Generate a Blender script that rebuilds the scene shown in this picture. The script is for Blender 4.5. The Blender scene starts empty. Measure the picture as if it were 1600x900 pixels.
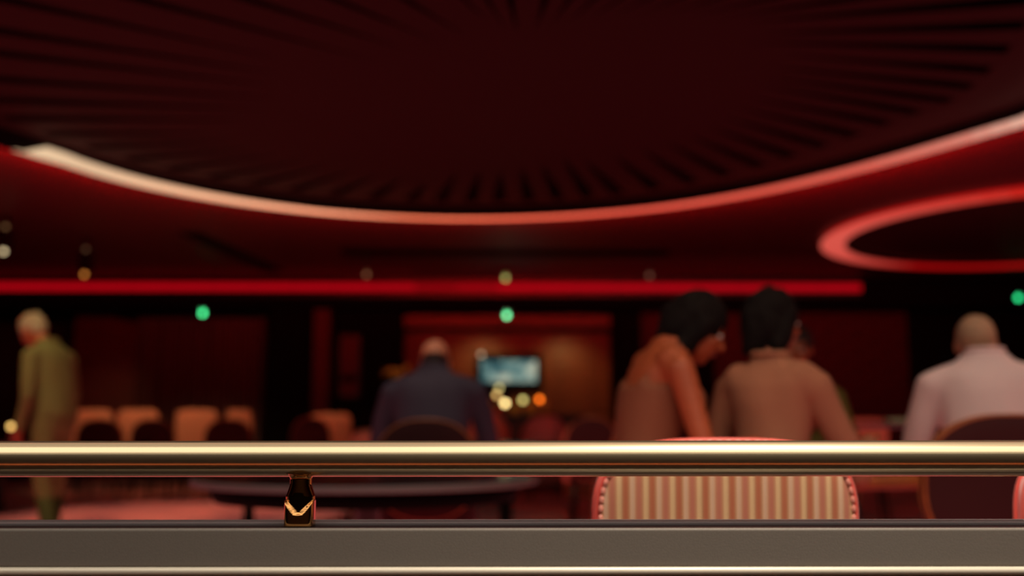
import bpy, bmesh, math, random
import numpy as np
from mathutils import Vector, Matrix, noise
random.seed(4)
S = bpy.context.scene
COL = S.collection
F = 1556.0; CAMH = 0.84; TILT = math.atan(220 / F)

# ---------------------------------------------------------------- camera, world, exposure
cd = bpy.data.cameras.new('camera'); cam = bpy.data.objects.new('camera', cd); COL.objects.link(cam)
cd.sensor_width = 36; cd.lens = F * 36 / 1600
cam.location = (0, 0, CAMH)
cam.rotation_mode = 'XYZ'
cam.rotation_euler = (math.pi / 2 + TILT, math.radians(0.04), 0)
cd.dof.use_dof = True; cd.dof.focus_distance = 1.40; cd.dof.aperture_fstop = 1.75
cd.clip_start = 0.02
S.camera = cam
W = bpy.data.worlds.new('world'); S.world = W; W.use_nodes = True
W.node_tree.nodes['Background'].inputs[0].default_value = (0.036, 0.017, 0.009, 1)
W.node_tree.nodes['Background'].inputs[1].default_value = 1.0
S.view_settings.view_transform = 'Standard'; S.view_settings.look = 'None'
S.view_settings.gamma = 1; S.view_settings.exposure = 0
S.view_settings.use_curve_mapping = False

def lin(r, g, b):
    return tuple(((c / 255) / 12.92 if c / 255 <= 0.04045 else ((c / 255 + 0.055) / 1.055) ** 2.4) for c in (r, g, b))

def area(name, loc, size, power, color, target=None, sy=None, spread=None):
    l = bpy.data.lights.new(name, 'AREA'); l.energy = power; l.color = color
    l.shape = 'RECTANGLE'; l.size = size; l.size_y = sy or size
    if spread: l.spread = spread
    o = bpy.data.objects.new(name, l); COL.objects.link(o); o.location = loc
    if target: o.rotation_euler = (Vector(target) - Vector(loc)).to_track_quat('-Z', 'Y').to_euler()
    return o
def spot(name, loc, target, power, color, angle=50, blend=0.8, r=0.06):
    l = bpy.data.lights.new(name, 'SPOT'); l.energy = power; l.color = color
    l.spot_size = math.radians(angle); l.spot_blend = blend; l.shadow_soft_size = r
    o = bpy.data.objects.new(name, l); COL.objects.link(o); o.location = loc
    o.rotation_euler = (Vector(target) - Vector(loc)).to_track_quat('-Z', 'Y').to_euler()
    return o
WARM = (1.0, 0.80, 0.55); AMB = (1.0, 0.52, 0.25); RED = (1.0, 0.05, 0.03)
# big soft ceiling panel above the rail side, behind the photographer
area('ceiling_panel_light', (0, 0.08, 2.95), 7.5, 60, (1.0, 0.88, 0.74), (0, 0.08, 0), sy=2.0)
area('ceiling_panel_light', (0, 0.45, 2.98), 8.0, 64, (1.0, 0.86, 0.68), (0, 0.45, 0), sy=5.2)
# downlights over the room
spot('downlight', (0.75, 0.9, 2.95), (0.55, 1.95, 0.66), 215, (1.0, 0.84, 0.66), 60)
spot('downlight', (1.0, 3.0, 2.95), (0.9, 3.6, 0.9), 34, (1.0, 0.5, 0.28), 62)
spot('downlight', (2.3, 3.2, 2.95), (2.15, 4.0, 0.9), 36, (1.0, 0.74, 0.56), 50)
spot('downlight', (-0.5, 4.9, 2.95), (-0.4, 5.4, 1.1), 46, (1.0, 0.66, 0.50), 50)
spot('downlight', (-3.4, 6.1, 2.95), (-3.3, 7.2, 1.2), 80, (1.0, 0.80, 0.42), 40)
spot('downlight', (-3.35, 10.1, 2.95), (-3.35, 10.15, 0.0), 420, (1.0, 0.62, 0.46), 66, blend=0.35)
spot('downlight', (-4.8, 12.2, 2.95), (-4.8, 13.6, 0.9), 150, (1.0, 0.52, 0.26), 70)
spot('downlight', (-2.4, 12.0, 2.95), (-2.4, 13.3, 0.9), 110, (1.0, 0.52, 0.26), 60)
spot('downlight', (-1.0, 10.0, 2.95), (-1.15, 10.8, 1.3), 26, (1.0, 0.8, 0.45), 40)
spot('downlight', (0.3, 7.5, 2.95), (0.3, 8.3, 0.8), 60, (1.0, 0.6, 0.42), 60)
spot('alcove_light', (-0.45, 15.2, 2.3), (-0.5, 16.2, 1.3), 22, (1.0, 0.55, 0.16), 100)
spot('alcove_light', (0.85, 15.2, 2.3), (0.85, 16.2, 1.3), 22, (1.0, 0.55, 0.16), 100)
spot('wall_light', (-6.2, 14.6, 1.2), (-6.3, 15.9, 1.2), 7, (1.0, 0.55, 0.2), 70)
area('red_wash', (0, 6.0, 0.35), 12.0, 150, (1.0, 0.16, 0.18), (0, 6.0, 3.0), sy=8.0)  # unseen red fill added below to lift the dim ceiling
area('red_wall_fill', (3.6, 13.0, 2.9), 5.0, 7, (1.0, 0.12, 0.12), (3.6, 15.5, 1.2), sy=0.3)  # red fill added to brighten the right block wall

# ---------------------------------------------------------------- projection helpers (metres)
def ray(px, py):
    a = (px - 800) / F; b = (450 - py) / F
    d = Vector((a, math.cos(TILT) - b * math.sin(TILT), math.sin(TILT) + b * math.cos(TILT)))
    return d / d.y
def at(px, py, D):
    d = ray(px, py); return Vector((d.x * D, D, CAMH + d.z * D))
def onz(px, py, z):
    d = ray(px, py); k = (z - CAMH) / d.z; return Vector((d.x * k, k, z))

# ---------------------------------------------------------------- materials
def mat(name, col, rough=0.6, metal=0.0, spec=0.5, nscale=0, namt=0.0, bump=0.0, coat=0.0, emit=None, estr=0.0, sheen=0.0):
    m = bpy.data.materials.new(name); m.use_nodes = True
    nt = m.node_tree; b = nt.nodes['Principled BSDF']
    b.inputs['Base Color'].default_value = (*col, 1)
    b.inputs['Roughness'].default_value = rough; b.inputs['Metallic'].default_value = metal
    b.inputs['Specular IOR Level'].default_value = spec
    b.inputs['Coat Weight'].default_value = coat; b.inputs['Sheen Weight'].default_value = sheen
    if emit:
        b.inputs['Emission Color'].default_value = (*emit, 1); b.inputs['Emission Strength'].default_value = estr
    if nscale:
        tc = nt.nodes.new('ShaderNodeTexCoord'); n = nt.nodes.new('ShaderNodeTexNoise')
        n.inputs['Scale'].default_value = nscale; n.inputs['Detail'].default_value = 6
        nt.links.new(tc.outputs['Object'], n.inputs['Vector'])
        if namt:
            r = nt.nodes.new('ShaderNodeValToRGB')
            r.color_ramp.elements[0].position = 0.3; r.color_ramp.elements[1].position = 0.7
            r.color_ramp.elements[0].color = (*[c * (1 - namt) for c in col], 1)
            r.color_ramp.elements[1].color = (*[min(1, c * (1 + namt)) for c in col], 1)
            nt.links.new(n.outputs['Fac'], r.inputs['Fac']); nt.links.new(r.outputs['Color'], b.inputs['Base Color'])
        if bump:
            bp = nt.nodes.new('ShaderNodeBump'); bp.inputs['Strength'].default_value = bump; bp.inputs['Distance'].default_value = 0.01
            nt.links.new(n.outputs['Fac'], bp.inputs['Height']); nt.links.new(bp.outputs['Normal'], b.inputs['Normal'])
    return m
def emis(name, col, strength=1.0):
    m = bpy.data.materials.new(name); m.use_nodes = True; nt = m.node_tree
    for n in list(nt.nodes): nt.nodes.remove(n)
    e = nt.nodes.new('ShaderNodeEmission'); o = nt.nodes.new('ShaderNodeOutputMaterial')
    e.inputs[0].default_value = (*col, 1); e.inputs[1].default_value = strength
    nt.links.new(e.outputs[0], o.inputs[0]); return m
def emis_objcol(name, strength=1.0):
    m = emis(name, (1, 1, 1), strength); nt = m.node_tree
    oi = nt.nodes.new('ShaderNodeObjectInfo'); e = [n for n in nt.nodes if n.type == 'EMISSION'][0]
    nt.links.new(oi.outputs['Color'], e.inputs[0]); return m
def carpet_mat():
    m = mat('carpet', lin(150, 70, 60), 0.95, nscale=220, bump=0.5, sheen=0.3); nt = m.node_tree; b = nt.nodes['Principled BSDF']
    tc = nt.nodes.new('ShaderNodeTexCoord'); v = nt.nodes.new('ShaderNodeTexVoronoi'); v.inputs['Scale'].default_value = 1.6
    v.feature = 'SMOOTH_F1'; r = nt.nodes.new('ShaderNodeValToRGB')
    r.color_ramp.elements[0].color = (*lin(175, 88, 74), 1); r.color_ramp.elements[1].color = (*lin(110, 34, 36), 1)
    r.color_ramp.elements[0].position = 0.35; r.color_ramp.elements[1].position = 0.6
    nt.links.new(tc.outputs['Object'], v.inputs['Vector']); nt.links.new(v.outputs['Distance'], r.inputs['Fac']); nt.links.new(r.outputs['Color'], b.inputs['Base Color'])
    return m
def stripe_mat():
    m = mat('striped_fabric', lin(190, 130, 95), 0.85, nscale=900, bump=0.25, sheen=0.2); nt = m.node_tree; b = nt.nodes['Principled BSDF']
    uv = nt.nodes.new('ShaderNodeUVMap'); sx = nt.nodes.new('ShaderNodeSeparateXYZ')
    mu = nt.nodes.new('ShaderNodeMath'); mu.operation = 'MULTIPLY'; mu.inputs[1].default_value = 10.5
    fr = nt.nodes.new('ShaderNodeMath'); fr.operation = 'FRACT'
    r = nt.nodes.new('ShaderNodeValToRGB'); cr = r.color_ramp; cr.interpolation = 'LINEAR'
    cream, rust, mid, dk, cr2, ru2 = lin(238, 198, 150), lin(196, 112, 78), lin(218, 162, 120), lin(176, 112, 76), lin(232, 190, 160), lin(204, 124, 100)
    seq = [(0.0, cream), (.085, cream), (.09, dk), (.105, cream), (.15, cream), (.16, mid), (.20, dk), (.21, mid), (.24, rust), (.40, rust), (.41, mid), (.435, dk), (.45, mid), (.49, mid),
           (.50, cr2), (.585, cr2), (.59, dk), (.605, cr2), (.65, cr2), (.66, mid), (.70, ru2), (.71, mid), (.74, ru2), (.90, ru2), (.91, mid), (.935, rust), (.95, mid), (1.0, mid)]
    cr.elements[0].position = 0; cr.elements[0].color = (*seq[0][1], 1); cr.elements[1].position = 1; cr.elements[1].color = (*seq[-1][1], 1)
    for p, c in seq[1:-1]:
        e = cr.elements.new(p); e.color = (*c, 1)
    nt.links.new(uv.outputs[0], sx.inputs[0]); nt.links.new(sx.outputs[0], mu.inputs[0]); nt.links.new(mu.outputs[0], fr.inputs[0])
    nt.links.new(fr.outputs[0], r.inputs['Fac']); nt.links.new(r.outputs['Color'], b.inputs['Base Color'])
    return m
M = dict(
    brass=mat('satin_brass', lin(230, 210, 174), 0.12, 1.0),
    brass_post=mat('polished_brass', lin(208, 154, 96), 0.07, 1.0),
    ledge_top=mat('dark_lacquer', lin(122, 112, 116), 0.5, nscale=8, namt=0.05),
    ledge_edge=mat('dark_edge', lin(26, 8, 12), 0.45),
    ledge_front=mat('grey_leather', lin(126, 119, 112), 0.55, nscale=420, namt=0.05, bump=0.04),
    bead=mat('brushed_nickel', lin(238, 230, 212), 0.45, 0.25),
    ceil=mat('ceiling_paint', lin(76, 34, 38), 0.5, spec=0.5, nscale=3, namt=0.05),
    slat=mat('slat_paint', lin(56, 20, 24), 0.7, spec=0.15),
    black=mat('matt_black', (0.003, 0.003, 0.003), 0.9, spec=0.1),
    dark=mat('near_black_lacquer', (0.008, 0.006, 0.006), 0.35),
    wall=mat('dark_wall', lin(28, 12, 13), 0.8, nscale=5, namt=0.1),
    redwall=mat('red_brick_paint', lin(80, 22, 28), 0.7, nscale=14, namt=0.2, bump=0.2),
    redcol=mat('red_column_paint', lin(78, 14, 20), 0.6, nscale=5, namt=0.1),
    wood=mat('walnut_board', lin(108, 60, 32), 0.45, nscale=6, namt=0.25),
    woodl=mat('warm_wood', lin(170, 96, 48), 0.4, nscale=9, namt=0.2),
    curtain=mat('curtain_velvet', lin(70, 22, 26), 0.9, sheen=0.4),
    carpet=carpet_mat(), stripe=stripe_mat(),
    coral=mat('coral_piping', lin(236, 92, 80), 0.45, sheen=0.3),
    nail=mat('pale_nail', lin(232, 150, 136), 0.35, 0.1),
    redfab=mat('crimson_upholstery', lin(56, 5, 9), 0.85, nscale=300, bump=0.1),
    creamfab=mat('terracotta_upholstery', lin(214, 146, 112), 0.85, nscale=300, bump=0.1),
    pinkfab=mat('pale_pink_upholstery', lin(200, 160, 150), 0.8),
    skin=mat('warm_skin', lin(205, 140, 108), 0.5, nscale=30, namt=0.05),
    skin2=mat('tan_skin', lin(172, 86, 50), 0.5, nscale=30, namt=0.05),
    eye=mat('eye_white', lin(225, 220, 212), 0.2), iris=mat('dark_iris', (0.02, 0.012, 0.008), 0.2),
    lip=mat('lip_tone', lin(168, 86, 76), 0.45),
    hair=mat('black_hair', (0.006, 0.004, 0.004), 0.8, spec=0.15, nscale=90, bump=0.4),
    crophair=mat('cropped_hair', lin(176, 140, 110), 0.8, nscale=160, namt=0.1, bump=0.3),
    grey=mat('grey_hair', lin(178, 160, 130), 0.8, nscale=120, namt=0.15, bump=0.4),
    brownhair=mat('brown_hair', lin(40, 24, 18), 0.6, nscale=120, bump=0.4),
    olive=mat('olive_suit', lin(118, 112, 62), 0.85, nscale=200, bump=0.1),
    navy=mat('navy_suit', lin(60, 56, 74), 0.8, nscale=200, bump=0.1),
    pinkshirt=mat('pink_shirt', lin(232, 204, 202), 0.75, nscale=200, bump=0.05),
    tan=mat('tan_dress', lin(136, 78, 52), 0.8, nscale=200, bump=0.1),
    knit=mat('beige_knit', lin(172, 116, 88), 0.9, nscale=250, bump=0.3),
    greentop=mat('olive_top', lin(110, 104, 40), 0.85),
    trouser=mat('dark_trousers', lin(30, 26, 30), 0.9), shoe=mat('black_shoe', (0.01, 0.008, 0.008), 0.3),
    leaf=mat('olive_leaf', lin(190, 176, 70), 0.5, nscale=20, namt=0.3), soil=mat('soil', lin(40, 28, 20), 0.95),
    pot=mat('dark_pot', lin(50, 36, 30), 0.4), table=mat('black_table_top', (0.012, 0.010, 0.011), 0.22),
    rim=mat('grey_table_rim', lin(104, 98, 98), 0.5, 0.0),
    paper=mat('cream_paper', lin(235, 215, 170), 0.8), shade=mat('cream_shade', lin(230, 214, 170), 0.8),
    glass=mat('amber_glass', lin(190, 150, 70), 0.1, 0.0, coat=0.5),
)
def two_lobe(m, r2, fac):
    nt = m.node_tree; b = nt.nodes['Principled BSDF']; o = [n for n in nt.nodes if n.type == 'OUTPUT_MATERIAL'][0]
    g = nt.nodes.new('ShaderNodeBsdfAnisotropic'); g.distribution = 'GGX'; g.inputs['Roughness'].default_value = r2
    g.inputs['Color'].default_value = b.inputs['Base Color'].default_value[:]; mx = nt.nodes.new('ShaderNodeMixShader'); mx.inputs[0].default_value = fac
    nt.links.new(b.outputs[0], mx.inputs[1]); nt.links.new(g.outputs[0], mx.inputs[2]); nt.links.new(mx.outputs[0], o.inputs[0])
two_lobe(M['brass'], 0.42, 0.36)
LED = emis_objcol('led_diffuser', 1.0)
BULB = emis_objcol('lamp_bulb', 1.0)

# ---------------------------------------------------------------- object helpers
def lk(name, me, m, parent=None, loc=None):
    o = bpy.data.objects.new(name, me); COL.objects.link(o)
    if m is not None and not me.materials: me.materials.append(m)
    if parent: o.parent = parent
    if loc is not None: o.location = loc
    return o
def obj(name, bm, m, parent=None, smooth=False, loc=None, bevel=0.0, angle=40):
    bmesh.ops.recalc_face_normals(bm, faces=bm.faces)
    me = bpy.data.meshes.new(name); bm.to_mesh(me); bm.free()
    if smooth: me.polygons.foreach_set('use_smooth', [True] * len(me.polygons))
    o = lk(name, me, m, parent, loc)
    if bevel:
        b = o.modifiers.new('bevel', 'BEVEL'); b.width = bevel; b.segments = 3; b.limit_method = 'ANGLE'
    return o
def tag(o, label, cat, group=None, kind=None):
    if label: o['label'] = label
    if cat: o['category'] = cat
    if group: o['group'] = group
    if kind: o['kind'] = kind
    return o
def thing(name, label, cat, loc=(0, 0, 0), rz=0, group=None):
    o = bpy.data.objects.new(name, None); COL.objects.link(o); o.location = loc; o.rotation_euler = (0, 0, rz)
    o.empty_display_size = 0.1
    return tag(o, label, cat, group)
def structure(o): o['kind'] = 'structure'; return o
def copy_tree(o, parent=None):
    c = o.copy(); COL.objects.link(c)
    if parent: c.parent = parent
    for ch in [k for k in COL.objects if k.parent == o]: copy_tree(ch, c)
    return c
def nb(): return bmesh.new()
def box(bm, x0, x1, y0, y1, z0, z1):
    v = [bm.verts.new((x, y, z)) for x in (x0, x1) for y in (y0, y1) for z in (z0, z1)]
    for f in ((0, 1, 3, 2), (4, 6, 7, 5), (0, 4, 5, 1), (2, 3, 7, 6), (0, 2, 6, 4), (1, 5, 7, 3)): bm.faces.new([v[i] for i in f])
    return bm
def loft(bm, rings, cap=True, closed=False):
    vs = [[bm.verts.new(p) for p in r] for r in rings]; n = len(rings[0])
    m = len(vs)
    for i in range(m if closed else m - 1):
        a, b = vs[i], vs[(i + 1) % m]
        for j in range(n): bm.faces.new((a[j], a[(j + 1) % n], b[(j + 1) % n], b[j]))
    if cap and not closed:
        bm.faces.new(vs[0][::-1]); bm.faces.new(vs[-1])
    return bm
def ell(c, a, b, A, B, seg=20, p=1.0):
    c = Vector(c); out = []
    for k in range(seg):
        t = 2 * math.pi * k / seg; ct, st = math.cos(t), math.sin(t)
        if p != 1: ct = math.copysign(abs(ct) ** p, ct); st = math.copysign(abs(st) ** p, st)
        out.append(c + A * (a * ct) + B * (b * st))
    return out
X, Y, Z = Vector((1, 0, 0)), Vector((0, 1, 0)), Vector((0, 0, 1))
def lathe(bm, prof, seg=24, c=(0, 0, 0)):
    return loft(bm, [ell((c[0], c[1], c[2] + z), max(r, 1e-4), max(r, 1e-4), X, Y, seg) for r, z in prof])
def tube(bm, pts, r, seg=10, closed=False):
    pts = [Vector(p) for p in pts]; n = len(pts); rings = []; ref = None
    for i, p in enumerate(pts):
        d = (pts[(i + 1) % n] - pts[i - 1]) if closed else (pts[min(i + 1, n - 1)] - pts[max(i - 1, 0)])
        d.normalize()
        if ref is None: ref = d.orthogonal().normalized()
        ref = (ref - d * ref.dot(d)).normalized(); s = d.cross(ref)
        rr = r[i] if isinstance(r, (list, tuple)) else r
        rings.append(ell(p, rr, rr, ref, s, seg))
    return loft(bm, rings, closed=closed)
def capsule(bm, p0, r0, p1, r1, seg=14):
    p0, p1 = Vector(p0), Vector(p1); d = p1 - p0; L = d.length; d.normalize(); a = d.orthogonal().normalized(); b = d.cross(a); rings = []
    for k in range(1, 6):
        t = k / 5 * math.pi / 2; rings.append(ell(p0 - d * r0 * math.cos(t), max(r0 * math.sin(t), 1e-4), max(r0 * math.sin(t), 1e-4), a, b, seg))
    for k in range(0, 5):
        t = k / 5 * math.pi / 2; rings.append(ell(p1 + d * r1 * math.sin(t), max(r1 * math.cos(t), 1e-4), max(r1 * math.cos(t), 1e-4), a, b, seg))
    return loft(bm, rings)
def ellipsoid(bm, c, rx, ry, rz, mtx=None, u=20, v=12):
    m = Matrix.Translation(Vector(c)) @ Matrix.Diagonal((rx, ry, rz, 1))
    if mtx is not None: m = mtx @ m
    bmesh.ops.create_uvsphere(bm, u_segments=u, v_segments=v, radius=1, matrix=m); return bm
def tf(bm, m): bmesh.ops.transform(bm, matrix=m, verts=bm.verts); return bm

# ================================================================= SETTING
CEIL = 3.10; RZ = 3.0; BACK = 16.0
floor = structure(obj('floor', box(nb(), -9.5, 9.5, -5, 17, -0.1, 0), M['carpet']))
structure(obj('floor_reflection_dark', box(box(nb(), -9.4, 9.4, -4.9, 0.0, 0.0, 0.012), -9.4, 9.4, 0.36, 1.34, 0.0, 0.012), M['black']))  # unseen dark floor, added to darken the lower reflection in the rail
structure(obj('floor_reflection_strip', box(nb(), -9.4, 9.4, 0.0, 0.36, 0.0, 0.014), mat('terracotta_reflection', lin(225, 120, 70), 0.8)))  # unseen strip, added to draw an orange line in the rail's reflection
structure(obj('wall_back', box(nb(), -9.5, 9.5, BACK + 0.5, BACK + 0.7, 0, 4.2), M['wall']))
structure(obj('wall_front', box(nb(), -9.5, 9.5, -5.2, -5.0, 0, 4.2), mat('olive_wall', lin(92, 72, 44), 0.8)))
structure(obj('wall_left', box(nb(), -9.7, -9.5, -5, 17, 0, 4.2), M['wall']))
structure(obj('wall_right', box(nb(), 9.5, 9.7, -5, 17, 0, 4.2), M['wall']))

# main LED ring, fitted on the far rim of the recess
PTS = [(100, 258), (200, 285), (320, 312), (480, 333), (600, 341), (720, 345), (900, 340), (1100, 320), (1300, 280), (1450, 240), (1600, 197)]
RC = Vector((-0.294, 6.344, 0)); RR = 3.876
_a, _r = [], []
for p in PTS:
    q = onz(p[0], p[1] - 4, RZ); _a.append(math.atan2(q.y - RC.y, q.x - RC.x)); _r.append(math.hypot(q.x - RC.x, q.y - RC.y))
_o = np.argsort(_a); _a = np.array(_a)[_o]; _r = np.array(_r)[_o]
_c = np.polyfit(_a, _r, 5)
def ring_r(th):
    t = th % (2 * math.pi)
    if t > math.pi * 1.5: t -= 2 * math.pi
    if _a[0] <= t <= _a[-1]: return float(np.polyval(_c, t))
    # blend back to the plain circle outside the seen arc
    if t < _a[0]: return RR + (float(np.polyval(_c, _a[0])) - RR) * max(0, 1 - (_a[0] - t) / 0.7)
    return RR + (float(np.polyval(_c, _a[-1])) - RR) * max(0, 1 - (t - _a[-1]) / 0.7)
def rp(th, off=0.0, z=CEIL):
    r = ring_r(th) + off; return Vector((RC.x + r * math.cos(th), RC.y + r * math.sin(th), z))

# outer ceiling: plate with the round opening
bm = nb(); X0, X1, Y0, Y1 = -9.5, 9.5, -5.0, BACK + 0.6
angs = sorted([2 * math.pi * k / 180 for k in range(180)] + [math.atan2(y - RC.y, x - RC.x) % (2 * math.pi) for x in (X0, X1) for y in (Y0, Y1)])
inn, out, inn2 = [], [], []
for t in angs:
    c, s = math.cos(t), math.sin(t)
    ks = [k for k in (((X1 if c > 0 else X0) - RC.x) / c if abs(c) > 1e-6 else 1e9, ((Y1 if s > 0 else Y0) - RC.y) / s if abs(s) > 1e-6 else 1e9)]
    k = min(ks); inn.append(bm.verts.new(rp(t, 0.05))); out.append(bm.verts.new((RC.x + k * c, RC.y + k * s, CEIL))); inn2.append(bm.verts.new(rp(t, 0.05, 3.5)))
for i in range(len(angs)):
    j = (i + 1) % len(angs); bm.faces.new((inn[i], inn[j], out[j], out[i])); bm.faces.new((inn[i], inn2[i], inn2[j], inn[j]))
structure(obj('ceiling', bm, M['ceil']))

# the lit ring: aluminium carrier, diffuser segments facing in, red wash strip facing out
ring = thing('light_ring', 'large glowing cream to red ring around the radial ribbed ceiling rosette', 'ceiling light', (RC.x, RC.y, RZ))
RL = Vector((RC.x, RC.y, RZ))
th_l = _a[-1]
pl = onz(62, 247, RZ); T0 = math.atan2(pl.y - RC.y, pl.x - RC.x); pl = onz(2, 238, RZ); T1 = math.atan2(pl.y - RC.y, pl.x - RC.x)
def band_h(t):
    t = t % (2 * math.pi); t = t - 2 * math.pi if t > math.pi * 1.5 else t
    x_ = math.degrees(t)
    h = float(np.interp(x_, [-90, 15, 35, 60, 95, 115, 130, 145, 160, 270], [.06, .06, .05, .03, .018, .026, .05, .075, .105, .105]))
    if t > T0: h = h * max(0.0, 1 - (t - T0) / (T1 - T0)) if t < T1 else 0.0
    return h
STOPS = [(-200, (120, 12, 10)), (2, (150, 20, 15)), (22, (222, 178, 140)), (60, (236, 200, 160)), (160, (228, 186, 148)), (320, (216, 158, 122)), (480, (198, 126, 94)), (640, (168, 80, 54)), (800, (168, 66, 46)), (1000, (168, 60, 46)), (1200, (176, 68, 54)), (1350, (188, 84, 70)), (1500, (198, 114, 98)), (1600, (214, 160, 140)), (1800, (214, 150, 130))]  # fade of the light along the rim is put into segment glow colours
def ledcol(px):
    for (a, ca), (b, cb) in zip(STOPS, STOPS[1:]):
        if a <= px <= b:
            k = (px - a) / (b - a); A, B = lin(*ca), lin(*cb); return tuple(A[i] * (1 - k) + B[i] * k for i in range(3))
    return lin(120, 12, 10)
N = 160
edges = [2 * math.pi * k / N - math.pi / 2 for k in range(N)]
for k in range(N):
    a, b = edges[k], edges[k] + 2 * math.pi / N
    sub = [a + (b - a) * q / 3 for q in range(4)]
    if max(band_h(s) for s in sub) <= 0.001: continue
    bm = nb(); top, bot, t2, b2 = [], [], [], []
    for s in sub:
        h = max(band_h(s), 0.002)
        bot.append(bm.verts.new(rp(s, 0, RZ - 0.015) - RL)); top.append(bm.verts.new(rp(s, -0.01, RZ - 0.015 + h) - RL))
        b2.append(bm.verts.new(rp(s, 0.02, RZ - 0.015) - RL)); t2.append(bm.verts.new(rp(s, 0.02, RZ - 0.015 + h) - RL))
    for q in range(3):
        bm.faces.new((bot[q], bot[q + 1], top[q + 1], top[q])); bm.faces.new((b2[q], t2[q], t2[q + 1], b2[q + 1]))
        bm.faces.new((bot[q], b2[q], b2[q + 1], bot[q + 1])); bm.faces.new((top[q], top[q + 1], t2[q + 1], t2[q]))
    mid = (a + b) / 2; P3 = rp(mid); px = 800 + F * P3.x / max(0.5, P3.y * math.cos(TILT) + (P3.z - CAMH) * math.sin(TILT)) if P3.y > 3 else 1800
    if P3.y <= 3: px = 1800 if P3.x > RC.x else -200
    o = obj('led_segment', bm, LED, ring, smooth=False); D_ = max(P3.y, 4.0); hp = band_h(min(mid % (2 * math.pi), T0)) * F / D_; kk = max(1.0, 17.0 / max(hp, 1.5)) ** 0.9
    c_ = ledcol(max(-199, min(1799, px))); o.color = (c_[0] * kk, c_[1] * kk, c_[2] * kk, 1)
bm = nb(); tube_pts = []
loft(bm, [[rp(t, o_, z_) - RL for o_, z_ in ((0.022, RZ - 0.012), (0.06, RZ - 0.012), (0.06, RZ + 0.10), (0.022, RZ + 0.12))] for t in [2 * math.pi * k / 180 for k in range(180)]], closed=True)
obj('carrier', bm, M['dark'], ring)
bm = nb()
loft(bm, [[rp(t, o_, z_) - RL for o_, z_ in ((0.061, RZ + 0.0), (0.066, RZ + 0.0), (0.066, RZ + 0.095), (0.061, RZ + 0.095))] for t in [2 * math.pi * k / 180 for k in range(180)]], closed=True)
obj('red_wash_strip', bm, emis('red_wash', (1.0, 0.012, 0.01), 1.5), ring)

for k in range(44):     # red cove lamps in the outer trough of the ring, tilted up at the ceiling
    t = math.radians(-50 + 280 * (k + .5) / 44); d = Vector((math.cos(t), math.sin(t), 0)); p = rp(t, 0.09, RZ + 0.0)
    area('cove_lamp', p, 0.5, 9.0, (1.0, 0.015, 0.012), p + d * 1.0 + Z * 0.55, sy=0.03, spread=math.radians(110))
# radial rosette inside the ring
SC = onz(812, 128, 3.12); SC.z = 0
def ray_to_ring(th, margin):
    d = Vector((math.cos(th), math.sin(th), 0)); lo, hi = 0.5, 8.0
    for _ in range(30):
        m_ = (lo + hi) / 2; p = SC + d * m_ - RC; p.z = 0
        if math.hypot(p.x, p.y) < ring_r(math.atan2(p.y, p.x)) - margin: lo = m_
        else: hi = m_
    return lo
ros = structure(thing('ceiling_rosette', 'dark red ceiling rosette of radial slats inside the large light ring', None, (SC.x, SC.y, 3.14)))
def margin(th):
    return 0.12 + 0.42 * max(0, math.cos(th + 0.15)) ** 1.5
SLOTS = [((400,8),(644,84)),((387,48),(600,103)),((27,8),(387,85)),((0,53),(387,112)),((0,88),(387,133)),((0,128),(387,155)),((0,160),(373,173)),((0,189),(347,191)),((53,213),(293,212)),
 ((525,5),(690,72)),((635,5),(730,62)),((727,5),(765,40)),((798,5),(803,30)),((853,3),(846,25)),
 ((640,320),(660,297)),((687,320),(707,282)),((735,320),(747,282)),((780,320),(782,282)),((827,315),(817,275)),((872,312),(852,270)),((917,307),(887,260)),((960,300),(925,265)),
 ((1560,10),(1227,35)),((1600,45),(1253,56)),((1600,83),(1227,73)),((1600,119),(1280,95)),((1587,147),(1253,115)),((1539,169),(1240,131)),((1477,188),(1227,145)),((1435,205),(1213,165))]
SL = []
for o_, i_ in SLOTS:
    P_, Q_ = onz(*o_, 3.12) - SC, onz(*i_, 3.12) - SC; P_.z = Q_.z = 0
    d = (P_ - Q_).normalized(); Q_ = Q_ - d * 0.25 if Q_.length > 1.0 else Q_
    lo, hi = 0.0, 9.0
    for _ in range(30):          # run the slot out to the border ring
        m_ = (lo + hi) / 2; e_ = Q_ + d * m_; th = math.atan2(e_.y, e_.x)
        if e_.length < ray_to_ring(th, margin(th)): lo = m_
        else: hi = m_
    e_ = Q_ + d * lo
    SL.append((math.atan2(e_.y, e_.x) % (2 * math.pi), e_.length, math.atan2(Q_.y, Q_.x) % (2 * math.pi), Q_.length))
SL.sort()
full = []
for k in range(len(SL)):
    a_, b_ = SL[k], SL[(k + 1) % len(SL)]; full.append(a_)
    da = (b_[0] - a_[0]) % (2 * math.pi); di = (b_[2] - a_[2] + math.pi) % (2 * math.pi) - math.pi
    n_ = int(round(math.degrees(da) / 6.4)) if math.degrees(da) > 12 else 1
    for q in range(1, n_):
        f_ = q / n_; full.append((a_[0] + da * f_, a_[1] * (1 - f_) + b_[1] * f_, a_[2] + di * f_, a_[3] * (1 - f_) + b_[3] * f_))
NS = len(full)
pol = lambda a_, r_: Vector((r_ * math.cos(a_), r_ * math.sin(a_), 0))
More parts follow.
